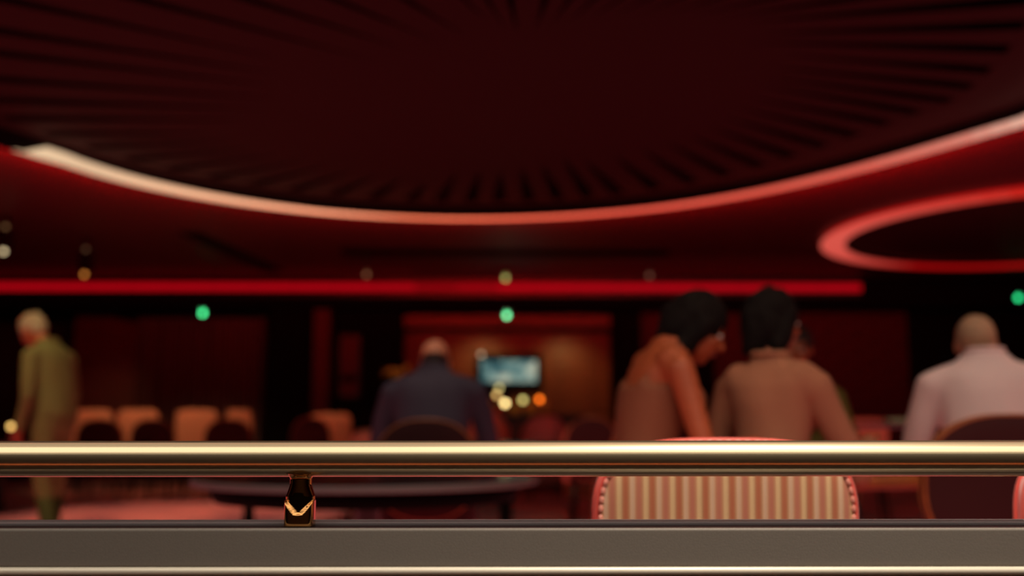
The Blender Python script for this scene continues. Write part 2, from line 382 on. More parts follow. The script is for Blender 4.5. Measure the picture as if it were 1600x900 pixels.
for k in range(NS):
    A1, B1 = full[k], full[(k + 1) % NS]; bm = nb(); low, up = [], []
    ai, ao, bi, bo = pol(A1[2], A1[3]), pol(A1[0], A1[1]), pol(B1[2], B1[3]), pol(B1[0], B1[1])
    gap = (bo - ao).length; L_, R_ = [], []
    for q in range(7):
        f_ = q / 6; wd = min(.075, .22 * gap) * min(1, f_ * 1.25) ** .8
        pa_, pb_ = ai.lerp(ao, f_), bi.lerp(bo, f_); dd = pb_ - pa_
        if dd.length > 1e-5: dd.normalize()
        L_.append(pa_ + dd * wd); R_.append(pb_ - dd * wd)
    L_[-1:] = [L_[-1]]; loop = L_ + R_[::-1]
    lv = [[bm.verts.new(p + Z * z) for p in row] for row, z in ((L_, 0), (R_, 0), (L_, .012), (R_, .012))]
    for q in range(6):
        bm.faces.new((lv[0][q], lv[1][q], lv[1][q + 1], lv[0][q + 1])); bm.faces.new((lv[2][q], lv[3][q], lv[3][q + 1], lv[2][q + 1]))
        bm.faces.new((lv[0][q], lv[0][q + 1], lv[2][q + 1], lv[2][q])); bm.faces.new((lv[1][q], lv[1][q + 1], lv[3][q + 1], lv[3][q]))
    bm.faces.new((lv[0][6], lv[1][6], lv[3][6], lv[2][6])); obj('slat', bm, M['slat'], ros)
# hub plate fills everything inside the slot starts
bm = nb(); hv = [bm.verts.new(pol(f_[2], f_[3]) + Z * 0.001) for f_ in full]; cen = bm.verts.new((0, 0, 0.001))
for k in range(NS): bm.faces.new((cen, hv[k], hv[(k + 1) % NS]))
obj('hub_plate', bm, M['slat'], ros)
bm = nb(); rr = []
for k in range(240):
    th = 2 * math.pi * k / 240; d = Vector((math.cos(th), math.sin(th), 0)); ra, rb = ray_to_ring(th, margin(th)) - 0.02, ray_to_ring(th, 0.0)
    rr.append([d * ra + Z * -0.002, d * rb + Z * -0.002, d * rb + Z * 0.03, d * ra + Z * 0.03])
loft(bm, rr, closed=True); obj('border', bm, M['slat'], ros)
bm = nb(); lathe(bm, [(4.4, 0.30), (4.4, 0.34)], 90); o = obj('backing', bm, M['black'], ros)
o.scale = (1.1, 1.1, 1)

# second, smaller ring
pts2 = [(1314, 378), (1375, 337), (1450, 322), (1600, 309), (1450, 419), (1380, 408), (1600, 416)]
A_ = np.array([[2 * onz(*p, 3.05).x, 2 * onz(*p, 3.05).y, 1] for p in pts2]); b_ = np.array([onz(*p, 3.05).x ** 2 + onz(*p, 3.05).y ** 2 for p in pts2])
s_ = np.linalg.lstsq(A_, b_, rcond=None)[0]; C2 = Vector((s_[0], s_[1], 3.05)); R2 = math.sqrt(s_[2] + s_[0] ** 2 + s_[1] ** 2)
r2 = thing('light_ring', 'smaller red glowing ring on the ceiling at upper right', 'ceiling light', C2)
N2 = 60
for k in range(N2):
    a, b = 2 * math.pi * k / N2, 2 * math.pi * (k + 1) / N2; bm = nb(); rg = []
    for q in range(4):
        t = a + (b - a) * q / 3; d = Vector((math.cos(t), math.sin(t), 0))
        rg.append([d * (R2 + 0.14 * math.cos(u)) + Z * (0.012 * math.sin(u)) for u in [2 * math.pi * w / 14 for w in range(14)]])
    loft(bm, rg, cap=False); o = obj('led_segment', bm, LED, r2, smooth=True)
    mid = (a + b) / 2; P3 = C2 + Vector((math.cos(mid), math.sin(mid), 0)) * R2
    v = Vector((-C2.x, -C2.y + 2, 0)).normalized(); w = 0.5 + 0.5 * math.cos(mid - math.radians(172))
    hot, cold = lin(214, 84, 72), lin(170, 8, 10); far = max(0, math.sin(mid - 0.2)); near_ = lin(200, 40, 30)
    base = [near_[i] * (1 - far) + cold[i] * far for i in range(3)]; w = max(0.0, (w - 0.72) / 0.28) ** 0.8
    o.color = (*[base[i] * (1 - w) + hot[i] * w for i in range(3)], 1)
bm = nb(); loft(bm, [[Vector((math.cos(t), math.sin(t), 0)) * r + Z * z for r, z in ((R2 - .15, 0.012), (R2 + .1, 0.012), (R2 + .1, 0.045), (R2 - .15, 0.045))] for t in [2 * math.pi * k / 90 for k in range(90)]], closed=True)
obj('carrier', bm, M['dark'], r2)
bm = nb(); loft(bm, [[Vector((math.cos(t), math.sin(t), 0)) * (R2 + .10) + Vector((math.cos(t) * r, math.sin(t) * r, z)) for r, z in ((0, 0.015), (0.006, 0.015), (0.006, 0.045), (0, 0.045))] for t in [2 * math.pi * k / 90 for k in range(90)]], closed=True)
obj('red_wash_strip', bm, emis('red_wash_small', (0.55, 0.008, 0.007), 1.0), r2)

# ceiling slot vents
def vent(a, b, w, label):
    a, b = onz(*a, CEIL), onz(*b, CEIL); d = (b - a); L = d.length; t = thing('ceiling_vent', label, 'vent', (a + b) / 2 - Z * 0.012, math.atan2(d.y, d.x))
    obj('frame', box(box(nb(), -L / 2, L / 2, -w / 2, -w / 2 + .02, 0, .012), -L / 2, L / 2, w / 2 - .02, w / 2, 0, .012), M['black'], t)
    obj('slot', box(nb(), -L / 2, L / 2, -w / 2 + .02, w / 2 - .02, 0.006, .011), M['black'], t)
vent((295, 362), (432, 424), 0.26, 'black diagonal linear air slot in the ceiling at left')
vent((535, 393), (1045, 396), 0.42, 'long black linear air slot in the ceiling above the bar')

# fascia beam with the straight red strip
pa, pb = at(0, 458, 15.4), at(1355, 462, 15.4)
structure(obj('trim_1', box(nb(), -9.5, 9.5, 14.95, 16.5, 2.66, CEIL), M['black']))
st = thing('light_strip', 'long straight red light strip along the far bulkhead', 'light strip', (0, 14.88, 2.8))
zc = at(700, 449, 14.88).z - 2.8; xl, xr = -9.4, at(1346, 450, 14.88).x
NSEG = 24
for k in range(NSEG):
    a = xl + (xr - xl) * k / NSEG; b = xl + (xr - xl) * (k + 1) / NSEG - 0.004
    zz = zc - 0.0022 * ((a + b) / 2); bm = box(nb(), a, b, -0.03, 0.0, zz - 0.055, zz + 0.055); o = obj('led_segment', bm, LED, st, bevel=0.02)
    px = 800 + F * (a + b) / 2 / 14.88; kk = 1 - 0.45 * math.exp(-((px - 700) / 60) ** 2)
    c = [q_ * 1.3 for q_ in lin(150, 2, 14)]; o.color = (c[0] * kk, c[1] * kk, c[2] * kk, 1)
obj('carrier', box(nb(), xl, xr, 0.0, 0.065, zc - 0.13, zc + 0.13), M['dark'], st)

# back wall pieces
def px_box(name, x0, x1, y0, y1, D, dep, m, parent=None, bevel=0.0, kind=True):
    a, b = at(x0, y1, D), at(x1, y0, D)
    o = obj(name, box(nb(), a.x, b.x, D, D + dep, a.z, b.z), m, parent, bevel=bevel)
    if kind: structure(o)
    return o
# left red wall panel (angled top) and curtain
a, b = at(92, 700, 15.6), at(205, 478, 15.6)
bm = nb(); vv = [(a.x, 0), (b.x, 0), (b.x, b.z - 0.25), (a.x + 0.15, b.z), (a.x, b.z)]
f1 = [bm.verts.new((x, 15.9, z)) for x, z in vv]; f2 = [bm.verts.new((x, 16.4, z)) for x, z in vv]
bm.faces.new(f1); bm.faces.new(f2[::-1])
for i in range(5): bm.faces.new((f1[i], f2[i], f2[(i + 1) % 5], f1[(i + 1) % 5]))
structure(obj('wall_panel', bm, M['redwall']))
cu = thing('curtain', 'dark red pleated floor length curtain on the left of the far wall', 'curtain', (at(305, 600, 15.7).x, 15.9, 0))
w = at(410, 600, 15.7).x - at(205, 600, 15.7).x; bm = nb(); rows = []
for s in (0, 1):
    rows.append([bm.verts.new((-w / 2 + w * k / 160, 0.07 * math.sin(k / 160 * 2 * math.pi * 13) + 0.02 * math.sin(k * 0.31), 0.02 + s * 2.6)) for k in range(161)])
for k in range(160): bm.faces.new((rows[0][k], rows[0][k + 1], rows[1][k + 1], rows[1][k]))
o = obj('drape', bm, M['curtain'], cu, smooth=True); sm = o.modifiers.new('thick', 'SOLIDIFY'); sm.thickness = 0.01
obj('curtain_rod', tube(nb(), [(-w / 2, 0, 2.635), (w / 2, 0, 2.635)], 0.018), M['dark'], cu)
px_box('pillar', 412, 484, 462, 745, 15.1, 0.5, M['black'])
px_box('pillar', 484, 516, 470, 745, 15.15, 0.4, M['redcol'])
px_box('pillar', 516, 628, 462, 745, 15.2, 0.4, M['black'])
fr = thing('wall_picture', 'dark red framed picture on the black pillar left of the bar', 'picture', at(546, 572, 15.17))
hw, hh = 0.16, 0.48
bm = nb(); box(bm, -hw, hw, -.02, .02, -hh, -hh + .03); box(bm, -hw, hw, -.02, .02, hh - .03, hh); box(bm, -hw, -hw + .03, -.02, .02, -hh, hh); box(bm, hw - .03, hw, -.02, .02, -hh, hh)
obj('frame', bm, M['dark'], fr); obj('print', box(nb(), -hw + .03, hw - .03, 0, .015, -hh * .28, hh - .03), M['redcol'], fr); obj('lower_print', box(nb(), -hw + .03, hw - .03, 0, .015, -hh + .03, -hh * .5), M['redcol'], fr)
# bar alcove: boards, soffit, side jambs
al = structure(thing('wall_alcove', 'board clad alcove behind the bar', None, (0, 16.0, 0)))
a, b = at(628, 700, 16), at(962, 480, 16); nbd = 18; z0, z1 = 0.0, b.z
me = None
for k in range(nbd):
    za = z0 + (z1 - z0) * k / nbd; h = (z1 - z0) / nbd - 0.012
    if me is None:
        o = obj('board', box(nb(), a.x, b.x, 0.2, 0.24, 0, h), M['wood'], al, bevel=0.004); me = o.data
    else:
        o = lk('board', me, None, al); o.modifiers.new('bevel', 'BEVEL').width = 0.004
    o.location = (0, 0, za)
obj('soffit_board', box(nb(), a.x, b.x, -0.35, 0.2, at(700, 510, 15.7).z, at(700, 492, 15.7).z), M['wood'], al, bevel=0.01)
px_box('pillar', 962, 1000, 462, 745, 15.2, 0.6, M['black'])
# right red brick wall, bricks in two sizes of course
def brick_wall(x0, x1, y0, D, label, m):
    a, b = at(x0, 700, D), at(x1, y0, D); p = structure(thing('brick_wall', label, None, (0, D, 0)))
    obj('mortar', box(nb(), a.x, b.x, 0.03, 0.3, 0, b.z), M['wall'], p)
    bw, bh = 0.46, 0.15; nr = int(b.z / bh); me = None
    for r in range(nr):
        off = -bw / 2 * (r % 2); x = a.x + off
        while x < b.x:
            xa, xb = max(x, a.x), min(x + bw - 0.02, b.x)
            if xb - xa > 0.05:
                full = xb - xa > bw - 0.03
                if full and me: o = lk('brick', me, None, p)
                else:
                    o = obj('brick', box(nb(), 0, xb - xa, 0, 0.05, 0, bh - 0.02), m, p)
                    if full: me = o.data
                o.location = (xa, random.uniform(-0.008, 0.008), r * bh)
            x += bw
brick_wall(1000, 1434, 478, 15.5, 'dark red painted block wall on the right', M['redwall'])
px_box('pillar', 1086, 1112, 462, 745, 15.2, 0.3, M['black'])
px_box('wall_recess', 1434, 1700, 462, 745, 15.4, 0.3, M['black'])

# ================================================================= FOREGROUND RAIL
rail = thing('handrail', 'polished brass handrail tube on short posts along the top of the grey partition', 'handrail', (0, 1.385, at(800, 716.5, 1.385).z))
obj('rail_tube', tube(nb(), [(-2.6, 0, 0), (-1.3, 0, 0), (0, 0, 0.0), (1.3, 0, 0), (2.6, 0, 0)], 0.0243, 64), M['brass'], rail, smooth=True)
def post(x):
    # neck under the rail flares into a flat fronted body with a curved V shoulder
    bm = nb(); seg = 96; zs = list(np.linspace(-0.0895, -0.0195, 90)); rings = []
    for z in zs:
        ring_ = []
        for k in range(seg):
            t = 2 * math.pi * k / seg; ct, st = math.cos(t), math.sin(t)
            body = 0.0198; p = 0.42
            bx = math.copysign(abs(ct) ** p, ct) * body; by = math.copysign(abs(st) ** p, st) * 0.017
            rn = 0.0148 + 0.010 * max(0, (z + 0.027) / 0.0075) ** 2.2 if z > -0.027 else 0.0148
            wide = 0.0050 * min(1, max(0, (-0.034 - z) / 0.016)) ** 1.2
            nx, ny = (rn + wide) * ct, rn * st
            if st < 0: ny *= 0.82 - 0.12 * max(0, min(1, (-0.045 - z) / 0.03))
            zv = -0.0735 + 48 * bx * bx
            if st > 0.0: zv = min(zv, -0.052)
            k_ = max(0, min(1, (zv - z) / 0.0007))
            ring_.append(Vector((nx * (1 - k_) + bx * k_, ny * (1 - k_) + by * k_, z)))
        rings.append(ring_)
    loft(bm, rings)
    o = obj('post', bm, M['brass_post'], rail, smooth=True, loc=(x, 0, 0)); return o
pz = post(-0.2885)
for x in (-1.59, 1.01, 2.3):
    lk('post', pz.data, None, rail, (x, 0, 0))
part = thing('partition', 'low grey padded partition wall under the brass handrail', 'partition', (0, 1.42, 0))
ZT = 0.7125
bm = nb()
prof = [(-0.004, ZT - 0.012), (-0.004, ZT - 0.001), (-0.001, ZT + 0.001), (0.034, ZT + 0.001), (0.038, ZT - 0.003), (0.038, ZT - 0.012)]
prof = [(y - 0.017, z) for y, z in prof]
loft(bm, [[Vector((x, y, z)) for y, z in prof] for x in (-3, 3)]); obj('cap', bm, M['ledge_top'], part, smooth=False)
obj('shadow_gap', box(nb(), -3, 3, -0.075, 0.018, ZT - 0.0165, ZT - 0.0035), M['ledge_edge'], part)
obj('front_panel', box(nb(), -3, 3, -0.084, -0.072, 0.6615, ZT - 0.002), M['ledge_front'], part, bevel=0.003)
obj('back_panel', box(nb(), -3, 3, 0.016, 0.026, 0.0, ZT - 0.012), M['ledge_front'], part)
obj('bead', tube(nb(), [(-3, -0.0835, 0.6560), (3, -0.0835, 0.6560)], 0.0058, 24), M['bead'], part, smooth=True)
obj('lower_panel', box(nb(), -3, 3, -0.080, -0.06, 0.0, 0.652), M['ledge_front'], part, bevel=0.002)
obj('core', box(nb(), -3, 3, -0.073, 0.016, 0.0, ZT - 0.0165), M['ledge_edge'], part)

# ================================================================= CHAIRS
def outline(w, zb, zt, n=64, p=2.6):
    """closed rounded back outline in x,z"""
    pts = []; hc = (zt + zb) / 2; hh = (zt - zb) / 2
    for k in range(n):
        t = 2 * math.pi * k / n; c, s = math.cos(t), math.sin(t)
        e = 2 / p; pts.append((w * math.copysign(abs(c) ** e, c), hc + hh * math.copysign(abs(s) ** e, s)))
    return pts
def make_chair(label, fab_back, fab_front, pipe, group=None, w=0.25, zt=0.83, p=2.6, curve=0.55, nails=False, legm='dark'):
    """faces local +Y, backrest at local -Y; the visible face is the back"""
    t = thing('dining_chair', label, 'chair', (0, 0, 0), 0, group)
    zb = 0.50 if nails else 0.40
    def sh(x, z, off): return Vector((x, -0.22 + curve * x * x * 1.0 - 0.10 * (z - 0.45) + off, z))
    ol = outline(w, zb, zt, 72, p); cz = (zb + zt) / 2
    def pad(off0, off1, m, nm, bulge):
        bm = nb(); uvl = bm.loops.layers.uv.new('UVMap'); rings = []
        for q in range(0, 13):
            s = q / 12; rings.append([sh(x * s * 0.985, cz + (z - cz) * s * 0.985, off0 + bulge * math.sqrt(max(0, 1 - s ** 4)) * (1 if q else 1)) for x, z in ol])
        vs = [[bm.verts.new(v) for v in r] for r in rings[1:]]; c = bm.verts.new(sh(0, cz, off0 + bulge)); n = len(ol)
        for i in range(n): bm.faces.new((c, vs[0][i], vs[0][(i + 1) % n]))
        for a_, b_ in zip(vs, vs[1:]):
            for i in range(n): bm.faces.new((a_[i], b_[i], b_[(i + 1) % n], a_[(i + 1) % n]))
        for f in bm.faces:
            for lp in f.loops: lp[uvl].uv = (lp.vert.co.x / 0.5 + 0.5, lp.vert.co.z)
        return obj(nm, bm, m, t, smooth=True)
    pad(-0.03, 0, fab_back, 'back_panel', -0.012)
    pad(0.03, 0, fab_front, 'backrest', 0.02)
    bm = nb(); rg = []
    for k in range(len(ol)):
        x, z = ol[k]; d = Vector((x, 0, z - cz)).normalized(); c = sh(x, z, 0)
        rg.append([c + Vector((0, -0.024, 0)) - d * 0.012, c + Vector((0, -0.024, 0)), c + d * 0.002, c + Vector((0, 0.024, 0)), c + Vector((0, 0.024, 0)) - d * 0.012])
    loft(bm, rg, closed=True, cap=False); obj('back_frame', bm, pipe if nails else fab_back, t, smooth=True)
    for off, nm in ((-0.026, 'piping'), (0.026, 'piping')):
        obj(nm, tube(nb(), [sh(x, z, off) + Vector((0, 0, 0)) for x, z in ol], 0.0055, 10, closed=True), pipe, t, smooth=True)
    if nails:
        L = [sh(x * 0.975, cz + (z - cz) * 0.985, -0.033) for x, z in outline(w, zb, zt, 400, p)]
        dist = 0; last = L[0]; me = None
        for v in L:
            if me is None or (v - last).length > 0.0152:
                if me is None:
                    o = obj('welt_bead', ellipsoid(nb(), (0, 0, 0), 0.0044, 0.003, 0.0078, u=10, v=6), M['nail'], t, smooth=True); me = o.data
                else: o = lk('welt_bead', me, None, t)
                o.location = v; dv = L[(L.index(v) + 3) % 400] - v; o.rotation_euler = (0, math.atan2(dv.x, dv.z), 0); last = v
    bm = nb(); sw = w * 0.98
    sr = lambda z, k: [Vector((sw * k * (math.copysign(abs(math.cos(a)) ** .6, math.cos(a))), 0.02 + 0.23 * k * (math.copysign(abs(math.sin(a)) ** .6, math.sin(a))), z)) for a in [2 * math.pi * i / 40 for i in range(40)]]
    loft(bm, [sr(.37, .93), sr(.38, 1), sr(.44, 1), sr(.465, .97), sr(.475, .85)]); obj('seat', bm, fab_front, t, smooth=True)
    bm = nb()
    for sx, sy, fx, fy in ((-.19, .19, -.21, .22), (.19, .19, .21, .22), (-.18, -.17, -.21, -.25), (.18, -.17, .21, -.25)):
        o = obj('leg', tube(nb(), [(sx, sy, .38), (fx, fy, 0)], [.019, .012], 10), M[legm], t, smooth=True)
    if nails:
        for sx in (-1, 1): obj('back_post', tube(nb(), [(sx * .15, -.20, .42), (sx * .16, sh(.16, .56, 0).y, .60)], .014, 10), M[legm], t, smooth=True)
    bm.free(); return t
def place(t, loc, rz, label=None):
    t.location = loc; t.rotation_euler = (0, 0, rz)
    if label: t['label'] = label
    return t
# striped chairs nearest the rail
ch = make_chair('striped cream and rust chair with coral nailhead edge behind the rail, centre right', M['stripe'], M['stripe'], M['coral'], 'striped chairs by the rail', w=0.238, zt=0.818, p=3.2, curve=0.35, nails=True)
place(ch, (at(1129, 780, 1.90).x, 2.12, 0), 0)
c2 = copy_tree(ch); place(c2, (at(1585, 780, 1.92).x + 0.283, 2.14, 0), math.radians(-6), 'striped chair with coral edge cut off by the right side of the photo')
# crimson chairs
red0 = make_chair('crimson round backed chair behind the man in the navy suit', M['redfab'], M['redfab'], M['woodl'], 'crimson round backed chairs', w=0.25, zt=0.885, p=2.4, curve=0.4)
place(red0, (at(672, 700, 5.2).x, 5.2, 0), 0)
r = copy_tree(red0); place(r, (at(1545, 680, 3.62).x, 3.70, 0), math.radians(-4), 'large crimson chair behind the man in the pink shirt')
r.scale = (1.12, 1, 1.0)
for i, (x0, x1, D, z, lb) in enumerate([(128, 202, 12.6, .96, 'crimson chair at the far left table, beside the standing man'), (214, 288, 12.7, .96, 'crimson chair second from the left of the far row'), (325, 402, 12.5, .96, 'crimson chair third from the left of the far row'), (455, 520, 11.8, .97, 'crimson chair right of the black pillar foot'), (885, 970, 8.6, .93, 'crimson chair left of the woman in the tan dress')]):
    c = at((x0 + x1) / 2, 680, D); r = copy_tree(red0); place(r, (c.x, D, 0), math.radians([6, -4, 3, 8, -8][i]), lb); r.scale = ((at(x1 - 5, 0, D).x - at(x0 + 5, 0, D).x) / 0.5, 1, z / 0.885)
# terracotta square backed chairs
tc0 = make_chair('terracotta square backed chair in the far row, leftmost', M['creamfab'], M['creamfab'], M['creamfab'], 'terracotta square backed chairs', w=0.22, zt=1.03, p=7, curve=0.15)
for i, (x0, x1, y, D, lb) in enumerate([(118, 182, 641, 13.8, None), (200, 258, 641, 13.9, 'terracotta square backed chair in the far row, second from the left'), (288, 346, 641, 13.8, 'terracotta square backed chair in the far row, third from the left'), (368, 404, 641, 14.0, 'narrow terracotta chair at the foot of the curtain'), (492, 550, 647, 12.9, 'terracotta chair behind the crimson chair by the red pillar'), (1300, 1374, 655, 9.0, 'tan backed chair beyond the hand of the woman in beige')]):
    D = float(D); c = at((x0 + x1) / 2, y, D); r = tc0 if i == 0 else copy_tree(tc0)
    place(r, (c.x, D, 0), math.radians([4, -3, 2, -6, 3, -12][i]), lb); r.scale = ((at(x1, 0, D).x - at(x0, 0, D).x) / 0.44, 1, c.z / 1.03)

# ================================================================= TABLES
def round_table(label, c, r, h, group=None, apron=False):
    t = thing('round_table', label, 'table', (c[0], c[1], 0), 0, group)
    bm = nb(); lathe(bm, [(r - .02, h - .03), (r - .004, h - .026), (r - .004, h - .004), (r - .02, h)], 72); obj('table_top', bm, M['table'], t, smooth=False)
    bm = nb(); loft(bm, [[Vector((math.cos(a), math.sin(a), 0)) * rr_ + Z * zz for rr_, zz in ((r - .003, h - .028), (r + .006, h - .024), (r + .006, h - .004), (r - .003, h))] for a in [2 * math.pi * k / 72 for k in range(72)]], closed=True)
    obj('rim', bm, M['rim'], t)
    if apron: obj('apron', lathe(nb(), [(r - .09, h - .09), (r - .06, h - .03)], 60), M['black'], t, smooth=True)
    bm = nb(); lathe(bm, [(.05, .03), (.045, .2), (.05, h - .05), (.16, h - .03)], 24); obj('pedestal', bm, M['dark'], t, smooth=True)
    bm = nb(); lathe(bm, [(.30, 0), (.30, .012), (.06, .035)], 36); obj('base', bm, M['dark'], t)
    return t
round_table('large low black round table with pale rim between rail and navy suited man', (at(575, 757, 4.2).x, 4.2), 0.70, 0.645, apron=True)
round_table('black round table beyond the large one, left of the brass post', (at(392, 700, 8.0).x, 8.0), 0.50, 0.66)
round_table('black round table beyond the navy suited man', (at(790, 700, 7.0).x, 7.0), 0.45, 0.74)
gt = thing('gaming_table', 'dark table with tan padded rim in front of the two women', 'table', (1.22, 4.62, 0))
bm = nb(); h = 0.64
loft(bm, [[Vector((math.cos(a) * .78, math.sin(a) * .46, 0)) * s + Z * z for a in [2 * math.pi * k / 64 for k in range(64)]] for s, z in ((.95, h - .05), (.95, h))]); obj('table_top', bm, M['table'], gt)
obj('padded_rim', tube(nb(), [Vector((math.cos(a) * .76, math.sin(a) * .45, h - .02)) for a in [2 * math.pi * k / 72 for k in range(72)]], .032, 12, closed=True), M['woodl'], gt, smooth=True)
bm = nb(); lathe(bm, [(.2, 0), (.16, .06), (.12, .3), (.2, h - .05)], 24); obj('pedestal', bm, M['dark'], gt, smooth=True)

# ================================================================= BAR, SCREEN, SMALL LIGHTS
bar = thing('bar_counter', 'long dark bar counter under the screen', 'bar', (at(800, 650, 14).x, 14.0, 0))
x0, x1 = at(700, 0, 14).x - bar.location.x, at(905, 0, 14).x - bar.location.x
obj('front', box(nb(), x0 + .05, x1 - .05, -.25, .3, 0, .98), M['dark'], bar); obj('worktop', box(nb(), x0, x1, -.33, .35, .98, 1.03), M['dark'], bar, bevel=.01)
for k in range(6):
    w = (x1 - x0 - .1) / 6; obj('front_panel', box(nb(), x0 + .07 + k * w, x0 + .03 + (k + 1) * w, -.27, -.25, .08, .92), M['wood'], bar, bevel=.005)
tv = thing('television', 'wall screen showing blurred pale blue picture above the bar', 'television', at(795, 582, 15.6))
hw, hh = .525, .30
obj('case', box(nb(), -hw, hw, 0.0, .05, -hh, hh), M['black'], tv, bevel=.01)
def screen_mat():
    m = emis('screen', (1, 1, 1), 1.0); nt = m.node_tree; e = [n for n in nt.nodes if n.type == 'EMISSION'][0]; e.inputs[1].default_value = 0.75
    tc = nt.nodes.new('ShaderNodeTexCoord'); n = nt.nodes.new('ShaderNodeTexNoise'); n.inputs['Scale'].default_value = 4.2; n.inputs['Detail'].default_value = 1
    r = nt.nodes.new('ShaderNodeValToRGB'); cr = r.color_ramp
    cr.elements[0].position = .36; cr.elements[0].color = (*lin(34, 74, 84), 1); cr.elements[1].position = .66; cr.elements[1].color = (*lin(200, 204, 180), 1)
    e1 = cr.elements.new(.5); e1.color = (*lin(112, 150, 146), 1)
    nt.links.new(tc.outputs['Object'], n.inputs['Vector']); nt.links.new(n.outputs['Fac'], r.inputs['Fac']); nt.links.new(r.outputs['Color'], e.inputs[0]); return m
obj('screen', box(nb(), -hw + .09, hw - .09, -.006, 0.0, -hh + .15, hh - .11), screen_mat(), tv)

def bulb_px(px): return px
def globe_lamp(px, py, D, r, col, label, base_z=1.03):
    c = at(px, py, D); t = thing('globe_lamp', label, 'lamp', (c.x, D, base_z), 0, 'small golden globe lamps on the bar')
    h = max(c.z - base_z, 0.05)
    obj('base', lathe(nb(), [(.05, 0), (.05, .01), (.012, .02)], 16), M['dark'], t)
    obj('stem', tube(nb(), [(0, 0, .01), (0, 0, h - r * .8)], .006, 8), M['brass_post'], t, smooth=True)
    o = obj('bulb', ellipsoid(nb(), (0, 0, h), r, r, r, u=16, v=10), BULB, t, smooth=True); o.color = (*col, 1)
k = 7
globe_lamp(780, 606, 13.8, .030, [c * k for c in lin(130, 120, 75)], 'golden globe lamp on the bar, tallest, in front of the screen')
globe_lamp(776, 617, 14.05, .030, [c * k for c in lin(165, 130, 75)], 'amber globe lamp just left of the brightest one')
globe_lamp(789, 630, 13.62, .036, [c * k for c in lin(225, 195, 125)], 'brightest cream globe lamp on the bar')
globe_lamp(817, 625, 14.0, .034, [c * k for c in lin(150, 140, 80)], 'pale green gold globe lamp right of the brightest')
globe_lamp(843, 624, 13.9, .032, [c * k for c in lin(215, 95, 20)], 'orange globe lamp at the right end of the lamps')
def bottle(px, D, h, label):
    c = at(px, 640, D); t = thing('bottle', label, 'bottle', (c.x, D, 1.03), random.random(), 'bottles on the bar')
    obj('body', lathe(nb(), [(.034, 0), (.036, .01), (.036, h * .6), (.013, h * .75), (.013, h * .95)], 16), M['glass'], t, smooth=True)
    obj('cap', lathe(nb(), [(.015, h * .95), (.015, h)], 12), M['brass_post'], t)
for i, (px, h) in enumerate([(800, .27), (808, .31), (826, .29), (834, .25), (767, .26), (852, .3)]):
    bottle(px, 14.2, h, ['amber bottle on the bar right of the brightest lamp', 'tall amber bottle in the middle of the bar', 'amber bottle left of the orange lamp', 'short amber bottle beside the orange lamp', 'amber bottle at the left end of the bar lamps', 'amber bottle right of the orange lamp'][i])
# green and warm indicator lamps
def sign(px, py, D, r, col, label, up=None):
    c = at(px, py, D); t = thing('ceiling_lamp', label, 'lamp', c)
    obj('housing', tube(nb(), [(0, .03, 0), (0, .0, 0)], r + .02, 20), M['dark'], t)
    obj('glow_shield', box(nb(), -r - .03, r + .03, -.20, .03, r + .004, r + .012), M['dark'], t)  # added shield, keeps the lens glow off the ceiling
    top = (up or c.z + .1) - c.z
    obj('bracket', tube(nb(), [(0, .025, r), (0, .025, top)], .01, 8), M['dark'], t)
    o = obj('lens', ellipsoid(nb(), (0, -.004, 0), r, .012, r, u=16, v=8), BULB, t, smooth=True); o.color = (*col, 1)
g = 8
sign(317, 489, 14.85, .034, [c * g for c in lin(60, 200, 120)], 'round green exit light below the red strip at left', 2.66)
sign(792, 493, 14.85, .034, [c * g for c in lin(90, 205, 135)], 'round green exit light above the bar screen', 2.66)
sign(790, 435, 14.0, .03, [c * 5 for c in lin(120, 130, 70)], 'dim green light on the ceiling edge above the bar', 2.99)
sign(1591, 466, 14.85, .034, [c * g for c in lin(30, 170, 100)], 'green exit light at the right edge of the photo', 2.66)
sign(573, 429, 14.0, .028, [c * 5 for c in lin(80, 50, 32)], 'faint amber ceiling light left of the green ones', 2.99)
sign(1015, 431, 14.0, .028, [c * 5 for c in lin(62, 40, 30)], 'faint amber ceiling light above the woman in tan', 2.99)
sign(752, 554, 15.5, .028, [c * 5 for c in lin(140, 115, 90)], 'small warm lamp at the top left corner of the screen', 1.95)
c = at(17, 666, 10.3)
t = thing('table_lamp', 'small lamp with warm globe at the left edge, by the standing man', 'lamp', (c.x, 10.3, 0.70)); o = obj('bulb', ellipsoid(nb(), (0, 0, c.z - .70), .026, .026, .026), BULB, t, smooth=True); o.color = (*[q * 8 for q in lin(165, 130, 70)], 1)
obj('base', lathe(nb(), [(.05, 0), (.05, .015), (.01, .025), (.01, c.z - .715)], 16), M['dark'], t)
round_table('small black side table at the left edge carrying a lamp', (c.x - .1, 10.35), .3, .70)
def updown(px, yt, yb, D, ct, cb, label):
    a, b = at(px, yt, D), at(px, yb, D); t = thing('cylinder_spotlight', label, 'spotlight', (a.x, D, b.z), 0, 'black cylinder ceiling spotlights')
    H = a.z - b.z; obj('body', lathe(nb(), [(.075, .03), (.08, .035), (.08, H - .03), (.075, H - .025)], 24), M['black'], t)
    obj('stem', tube(nb(), [(0, 0, H - .03), (0, 0, CEIL - b.z)], .012, 8), M['black'], t)
    for z, cc, nm in ((0, cb, 'lower_bulb'), (H, ct, 'upper_bulb')):
        o = obj(nm, ellipsoid(nb(), (0, -0.03, z), .024, .024, .024, u=14, v=8), BULB, t, smooth=True); o.color = (*[q * 5 for q in cc], 1)
updown(11, 355, 393, 10.5, lin(62, 42, 24), lin(165, 145, 110), 'black cylinder spotlight at the left edge of the ceiling')
updown(136, 390, 429, 11.8, lin(50, 32, 20), lin(150, 88, 34), 'black cylinder spotlight with amber glow, second from left')
